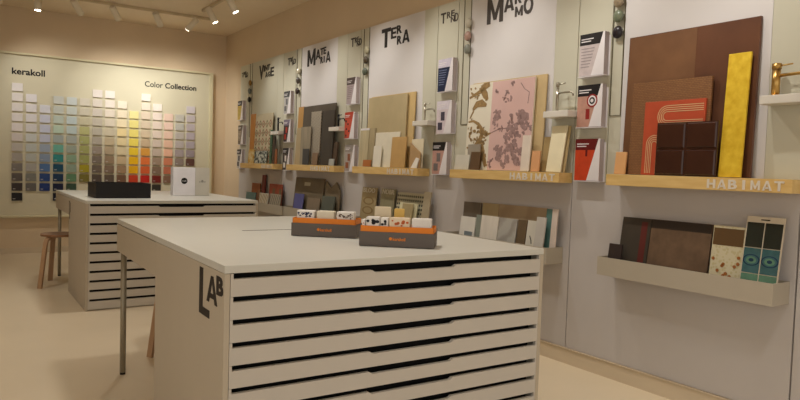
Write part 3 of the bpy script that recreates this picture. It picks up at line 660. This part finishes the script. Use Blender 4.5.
tag(obj('notched_slab', bm, mm((118, 104, 82))), 'brown slab with a notched top edge, low MATERIA tray', 'sample', 'slabs in the low trays')

# ------------------------------------------------------------------ drawer counters
top_m = mat('counter_top_laminate', (206, 204, 194), .38, amt=.01, coat=.05)
body_m = mat('counter_body_laminate', (188, 176, 156), .5, amt=.01)
front_m = mat('drawer_front_laminate', (198, 191, 180), .5, amt=.01)
shade_in = mat('drawer_slot_shade', (20, 19, 18), .8)
steel_leg = mat('grey_leg_metal', (158, 148, 126), .4, .3)
foot_m = mat('black_rubber', (18, 17, 16), .7)
def counter(label):
    t = thing('drawer_counter', label, 'counter', (0, 0, 0), 'plan drawer counters')
    Wd, Ln, Ht = 1.468, 1.955, .908
    bm = bmesh.new(); box(bm, 0, Wd, 0, Ln, .881, Ht); top = obj('counter_top', bm, top_m, t, .0025)
    bm = bmesh.new(); box(bm, .45, .73, 1.095, 1.108, Ht - .002, Ht + .0012); box(bm, .45, .73, 1.108, 1.15, Ht - .001, Ht + .0008, 1)
    obj('cable_flap', bm, [mat('flap_gap', (96, 88, 76), .6), top_m], top)
    bm = bmesh.new()
    box(bm, 0, .019, 0, .985, 0.0, .880); box(bm, Wd - .019, Wd, 0, .985, 0.0, .880)
    box(bm, .019, Wd - .019, .967, .985, 0, .880); box(bm, .019, Wd - .019, .02, .967, 0.0, .02)
    obj('body', bm, body_m, t, .001)
    bm = bmesh.new(); box(bm, .02, Wd - .02, .06, .965, .03, .879); obj('slot_shade_block', bm, shade_in, t)  # solid near-black filler, paints the shade seen through the drawer slots
    x0, x1 = .0205, Wd - .0205
    for k in range(11):
        zt = .879 - .0784 * k; zb = zt - .0772; s = .018
        if k == 10: zb = .012
        P = [(x0, zb), (x1, zb), (x1, zt), (x1 - .007, zt), (x1 - .007, zt - s), (.972, zt - s), (.957, zt - s - .009), (.585, zt - s - .009), (.57, zt - s), (x0 + .010, zt - s), (x0 + .010, zt), (x0, zt)]
        bm = bmesh.new(); prism(bm, [(x, 0.0, z) for x, z in P], (0, .018, 0)); d = obj('drawer', bm, front_m, t)
        bm = bmesh.new(); box(bm, x0 + .02, x1 - .02, .019, .058, zb + .006, zt - s - .022); obj('drawer_tray', bm, mat('dark_grey_drawer_tray', (70, 68, 62), .6), d)
    bm = bmesh.new(); box(bm, 0.001, Wd - .001, .990, Ln - .001, .722, .877); obj('desk_apron', bm, body_m, t, .001)
    for x in (.033, Wd - .033):
        bm = bmesh.new(); tube(bm, [(x, Ln - .04, .012), (x, Ln - .04, .722)], .0165, 14); l = obj('leg', bm, steel_leg, t)
        bm = bmesh.new(); tube(bm, [(x, Ln - .04, 0), (x, Ln - .04, .012)], .0155, 14); obj('rubber_foot', bm, foot_m, l)
    return t
c1 = counter('large greige drawer counter in the foreground with LAB lettering on its side')
c2 = copy_tree(c1)
c2['label'] = 'greige drawer counter at the back carrying the black box, before the colour chart'
c2.location = (.878, 5.868, 0)
c1.location = (.742, 2.134, 0); c1.rotation_euler = (0, 0, math.radians(-1.0))
for s, y, z, w, h in (('L', .284, .697, .125, .170), ('A', .194, .757, .122, .096), ('B', .084, .798, .074, .066)):
    bm = bmesh.new(); text(bm, s, (0, y, z), R_, U_, w, h, .045, lift=.0015)
    o = obj('letter', bm, mat('dark_brown_lettering', (40, 34, 30), .6), c1, local=True); o['label'] = 'dark brown letter ' + s
bm = bmesh.new(); box(bm, -.008, -.0005, .90, .915, .69, .855); box(bm, -.006, -.0005, .86, .90, .75, .84)
o = obj('side_bracket', bm, mat('grey_bracket', (140, 128, 110), .5, .2), c2, local=True)

# ------------------------------------------------------------------ things on the counters
grey_box = mat('charcoal_card', (98, 90, 84), .6, amt=.03); orange_c = mat('orange_card', (226, 128, 34), .55, amt=.03)
def placed(t, x, y, z, rz): t.location = (x, y, z); t.rotation_euler = (0, 0, rz)
def lobj(n, bm, m, t, bev=0):
    return obj(n, bm, m, t, bev, local=True)
TOP = .9105
def sample_box(label, L):
    t = thing('sample_box', label, 'box', (0, 0, 0), 'grey sample boxes with an orange rim')
    D, h = .15, .062
    bm = bmesh.new(); box(bm, 0, L, 0, .004, 0, h); box(bm, 0, L, D - .004, D, 0, h); box(bm, 0, .004, .004, D - .004, 0, h); box(bm, L - .004, L, .004, D - .004, 0, h); box(bm, .004, L - .004, .004, D - .004, 0, .004)
    lobj('box_body', bm, grey_box, t)
    bm = bmesh.new(); a = .0042; h0, h1 = .006, .087
    box(bm, a, L - a, a, a + .003, h0, h1); box(bm, a, L - a, D - a - .003, D - a, h0, h1); box(bm, a, a + .003, a, D - a, h0, h1); box(bm, L - a - .003, L - a, a, D - a, h0, h1)
    lobj('orange_sleeve', bm, orange_c, t)
    bm = bmesh.new()
    tube(bm, [(L * .42, .0, h * .55), (L * .42, -.0012, h * .55)], .007, 12)
    text(bm, 'kerakoll', (L * .45, 0, h * .42), (1, 0, 0), U_, .055, .014, .02, lift=.001)
    lobj('lettering', bm, orange_c, t)
    return t
def in_box(name, label, u0, u1, v, h, m, B, grp, thick=.03, mats2=None, blk=None):
    bm = bmesh.new(); box(bm, u0, u1, v, v + thick, .005, h); finish(bm, .006)
    if blk:
        r = random.Random(len(label))
        for i in range(blk[0]):
            cu = r.uniform(u0 + .008, u1 - .008); cv = r.uniform(.09, h - .012); rr = r.uniform(.4, 1) * blk[1]
            prism(bm, [(cu + rr * math.cos(a * PI / 4), v - .001, cv + rr * .8 * math.sin(a * PI / 4)) for a in range(8)], (0, .0015, 0), 1)
    o = obj(name, bm, [m] + (mats2 or []), None, 0, local=True)
    o.location = B[0]; o.rotation_euler = (0, 0, B[1]); o.location.z += .001
    return tag(o, label, 'sample', grp)
A1 = math.atan2(-.213, .241); A2 = math.atan2(-.219, .250)
b1 = sample_box('grey sample box with orange rim, left and further back of the two on the counter', .318); placed(b1, 1.343, 2.93, TOP, A1)
b2 = sample_box('grey sample box with orange rim, right and nearer of the two on the counter', .328); placed(b2, 1.455, 2.475, TOP, A2)
B1 = (Vector((1.343, 2.93, TOP)), A1); B2 = (Vector((1.455, 2.475, TOP)), A2)
wt = mat('sample_block_white', (232, 226, 218), .5); navy = mat('navy_print', (44, 48, 84), .5); brn = mat('brown_print', (92, 70, 58), .5); blk_ = mat('black_print', (20, 18, 20), .5); org = mat('orange_print', (196, 96, 44), .5)
g1, g2 = 'sample blocks in the left box', 'sample blocks in the right box'
in_box('sample_block', 'white sample block with a navy blue pattern, in the left box', .022, .108, .012, .122, wt, B1, g1, .05, [navy], (26, .006))
in_box('sample_block', 'plain cream sample block in the middle of the left box', .120, .206, .012, .122, mat('cream_block', (222, 212, 190), .5), B1, g1, .05)
in_box('sample_block', 'white sample block with a brown speckled pattern, in the left box', .218, .304, .012, .122, wt, B1, g1, .05, [brn], (26, .005))
in_box('sample_block', 'tiny white block at the left end of the right box', .008, .022, .012, .112, wt, B2, g2, .05, [org], (3, .004))
in_box('sample_block', 'white sample block with big black spots, in the right box', .026, .085, .012, .124, wt, B2, g2, .05, [blk_], (7, .010))
in_box('sample_block', 'narrow white block with black spots, in the right box', .090, .124, .012, .122, wt, B2, g2, .05, [blk_], (5, .007))
in_box('sample_block', 'cream sample block with orange blooms, in the right box', .128, .218, .012, .124, mat('cream_block_b', (226, 206, 178), .5), B2, g2, .05, [org], (8, .009))
in_box('sample_block', 'plain white sample block at the right end of the right box', .226, .312, .012, .124, wt, B2, g2, .05)
in_box('sample_card', 'cream card with an orange foot in the rear row of the right box', .050, .125, .085, .166, mat('cream_card', (222, 206, 176), .6), B2, g2, .012)
in_box('sample_card', 'yellow card in the rear row of the right box', .138, .185, .085, .160, mat('yellow_card', (214, 178, 96), .6), B2, g2, .012)

# black box on the far counter
bm = bmesh.new(); w, d, h = .46, .34, .132; t_ = .008
box(bm, 0, w, 0, t_, 0, h); box(bm, 0, w, d - t_, d, 0, h); box(bm, 0, t_, t_, d - t_, 0, h); box(bm, w - t_, w, t_, d - t_, 0, h); box(bm, t_, w - t_, t_, d - t_, 0, .008)
o = obj('black_tray_box', bm, mat('black_card', (20, 18, 18), .55), local=True, bevel=.001); o.location = (1.005, 6.20, TOP - .001); o.rotation_euler = (0, 0, .04)
tag(o, 'long open black box on the far drawer counter', 'box')
# white boxes
def standbox(label, x, y, rz, w, d, h, c, mark):
    t = thing('card_box', label, 'box', (x, y, TOP - .001), 'upright boxes on the far counter'); t.rotation_euler = (0, 0, rz)
    bm = bmesh.new(); box(bm, 0, w, 0, d, 0, h); lobj('box_body', bm, mat('box_card_%d' % c[0], c, .5), t, .002)
    bm = bmesh.new()
    if mark:
        tube(bm, [(w / 2, 0, h * .52), (w / 2, -.0015, h * .52)], .031, 24)
        text(bm, 'koll', (w / 2 - .018, -.0015, h * .52 - .006), (1, 0, 0), U_, .036, .012, .01, 1, .001)
    else:
        tube(bm, [(w / 2, 0, h * .52), (w / 2, -.001, h * .52)], .012, 16); text(bm, 'koll', (w / 2 - .03, 0, h * .47), (1, 0, 0), U_, .06, .014, .01, 0)
    lobj('emblem', bm, [ink if mark else mat('pale_grey_print', (150, 146, 136), .6), paper], t)
    return t
standbox('upright white box with a round black emblem on the far counter', 1.795, 6.72, -.05, .215, .12, .282, (236, 232, 234), True)
standbox('upright pale grey box with a faint mark, right of the white box', 2.013, 6.72, -.05, .142, .12, .282, (206, 200, 186), False)

# ------------------------------------------------------------------ stools
seat_m = mat('bentwood_seat', (150, 110, 80), .4, kind='wood', scale=8); leg_m = mat('bentwood_leg', (180, 144, 110), .4, kind='wood', scale=8, stretch=(3, 3, .4))
def stool(label, x, y, rz):
    t = thing('stool', label, 'stool', (x, y, 0), 'round bentwood stools'); t.rotation_euler = (0, 0, rz)
    bm = bmesh.new(); bmesh.ops.create_cone(bm, cap_ends=True, segments=40, radius1=.172, radius2=.175, depth=.022, matrix=Matrix.Translation((0, 0, .494)))
    lobj('seat', bm, seat_m, t, .003)
    for k in range(3):
        a = k * 2 * PI / 3; ca, sa = math.cos(a), math.sin(a)
        P = [(.06, .478), (.11, .477), (.15, .470), (.178, .452), (.192, .42), (.202, .36), (.232, .18), (.262, 0)]
        bm = bmesh.new(); hw, th = .022, .010
        ring = []
        for i, (r, z) in enumerate(P):
            p = P[max(i - 1, 0)]; q = P[min(i + 1, len(P) - 1)]
            dx, dz = q[0] - p[0], q[1] - p[1]; l = math.hypot(dx, dz); nx, nz = -dz / l, dx / l
            if i == len(P) - 1: nx, nz = 1, 0
            ww = hw + (.004 if i < 3 else 0)
            ring.append([bm.verts.new((( r + s * nx * th / 1) * ca - e * ww * sa, (r + s * nx * th) * sa + e * ww * ca, z + s * nz * th)) for s, e in ((-1, -1), (1, -1), (1, 1), (-1, 1))])
        for a_, b_ in zip(ring, ring[1:]):
            for j in range(4): bm.faces.new((a_[j], a_[(j + 1) % 4], b_[(j + 1) % 4], b_[j]))
        bm.faces.new(ring[0][::-1]); bm.faces.new(ring[-1])
        lobj('leg', bm, leg_m, t, .002)
    return t
stool('round bentwood stool beside the far counter, under the colour chart', .855, 7.26, math.radians(-137))
stool('bentwood stool mostly hidden behind the near counter, one leg showing', 1.262, 4.44, math.radians(-154))

# ------------------------------------------------------------------ track lights
track_m = mat('white_track_metal', (206, 186, 150), .5); head_m = mat('white_spot_housing', (236, 224, 200), .45)
lens_m = mat('lit_lamp_lens', (255, 244, 226), .4, emit=18)
KCOL = (1.0, .98, .94)
def rail(x0, x1, y0, y1, label):
    bm = bmesh.new(); box(bm, x0, x1, y0, y1, H - .034, H - .0005)
    return tag(obj('track_rail', bm, track_m, None, .002), label, 'light track', 'ceiling light tracks')
for o_ in bpy.data.objects:
    if 'label' in o_ and not 4 <= len(o_['label'].split()) <= 16: print('LABEL', o_.name, o_['label'])
rail(-.6, 2.83, 8.70, 8.735, 'white ceiling light track in front of the colour chart')
rail(2.53, 2.565, .0, 8.30, 'white ceiling light track running along the right wall')
def spot(x, y, aim, label, watts, size=math.radians(75), blend=.9, length=.19, r=.038, rad=.03, visible=True):
    z = H - .034
    t = thing('track_spotlight', label, 'spotlight', (x, y, z), 'spotlights on the ceiling tracks')
    piv = Vector((0, 0, -.062)); d = (Vector(aim) - Vector((x, y, z)) - piv).normalized()
    a, b = piv - d * length * .35, piv + d * length * .65
    bm = bmesh.new(); box(bm, -.017, .017, -.017, .017, -.022, -.0005); tube(bm, [(0, 0, -.02), (0, 0, -.062)], .008, 10); lobj('mount', bm, head_m, t)
    bm = bmesh.new(); tube(bm, [a, a + d * .004, b - d * .003, b], [r * .92, r, r, r * .95], 20)
    h = lobj('lamp_head', bm, head_m, t)
    bm = bmesh.new(); tube(bm, [b, b + d * .002], r * .8, 18); lobj('lens', bm, lens_m, h)
    ld = bpy.data.lights.new('lamp', 'SPOT'); ld.energy = watts; ld.spot_size = size; ld.spot_blend = blend; ld.color = KCOL; ld.shadow_soft_size = rad
    lo = bpy.data.objects.new('lamp', ld); C.objects.link(lo); lo.parent = t
    lo.location = b + d * .012; lo.rotation_euler = d.to_track_quat('-Z', 'Y').to_euler()
    return t
for i, (x, ax) in enumerate(((.35, 1.2), (1.18, 2.2), (1.60, 2.6), (2.10, 3.0), (2.56, 1.4))):
    spot(x, 8.717, (ax, 9.75, 1.75 - (i == 4) * .3), ['white track spotlight, leftmost on the track before the chart', 'white track spotlight above the kerakoll lettering, tipped right', 'white track spotlight above the middle of the chart, tipped right', 'white track spotlight above the Color Collection lettering, lens lit', 'white track spotlight at the right end of the chart track, tipped left'][i], 42, math.radians(85), 1)
# pendant downlight at the left
for i, y in enumerate((8.0, 7.3, 6.4, 5.5, 4.6, 3.7, 2.8, 1.9)):
    spot(2.547, y, (3.36, y - .35, 1.35), ['lit white spotlight at the far end of the wall track', 'lit white spotlight at the top edge, second along the wall track'][i] if i < 2 else 'white spotlight on the wall track, nearer than the two lit ones', 38, math.radians(88), 1)
t = thing('ceiling_downlight', 'short white cylinder downlight hanging at the top left, lit', 'ceiling lamp', (.82, 9.15, H - .0005))
bm = bmesh.new(); tube(bm, [(0, 0, 0), (0, 0, -.02)], .03, 16); tube(bm, [(0, 0, -.02), (0, 0, -.13)], .04, 20); lobj('lamp_head', bm, head_m, t)
bm = bmesh.new(); tube(bm, [(0, 0, -.13), (0, 0, -.132)], .033, 18); lobj('lens', bm, lens_m, t)
# downlights over the room (above the frame)
def down(x, y, watts, size=100):
    ld = bpy.data.lights.new('downlight', 'SPOT'); ld.energy = watts; ld.spot_size = math.radians(size); ld.spot_blend = 1; ld.color = KCOL; ld.shadow_soft_size = .12
    lo = bpy.data.objects.new('downlight', ld); C.objects.link(lo); lo.location = (x, y, H - .06)
for x, y, wt_ in ((1.9, .6, 88), (1.5, 3.1, 105), (1.6, 5.8, 95), (1.4, 7.6, 50), (.1, 2.4, 40), (-.2, 6.3, 70), (-1.9, 4.5, 110)):
    down(x, y, wt_)

# ------------------------------------------------------------------ world, camera, colour management
wd = bpy.data.worlds.new('World'); bpy.context.scene.world = wd; wd.use_nodes = True
wd.node_tree.nodes['Background'].inputs[0].default_value = (1.0, .95, .88, 1); wd.node_tree.nodes['Background'].inputs[1].default_value = 1.0
cam = bpy.data.cameras.new('camera'); cam.sensor_width = 36; cam.lens = 662.287 * 36 / 800; cam.clip_start = .05
co = bpy.data.objects.new('camera', cam); C.objects.link(co)
R = ((.830459040, -.556195651, .0313716469), (-.000577994273, -.0571747083, -.998364021), (.557079391, .829082294, -.0478027313))
M = Matrix(((R[0][0], -R[1][0], -R[2][0], 0), (R[0][1], -R[1][1], -R[2][1], 0), (R[0][2], -R[1][2], -R[2][2], 1.25), (0, 0, 0, 1)))
co.matrix_world = M
sc = bpy.context.scene; sc.camera = co
sc.view_settings.view_transform = 'Standard'; sc.view_settings.look = 'None'; sc.view_settings.gamma = 1; sc.view_settings.use_curve_mapping = False
sc.view_settings.exposure = 0.0
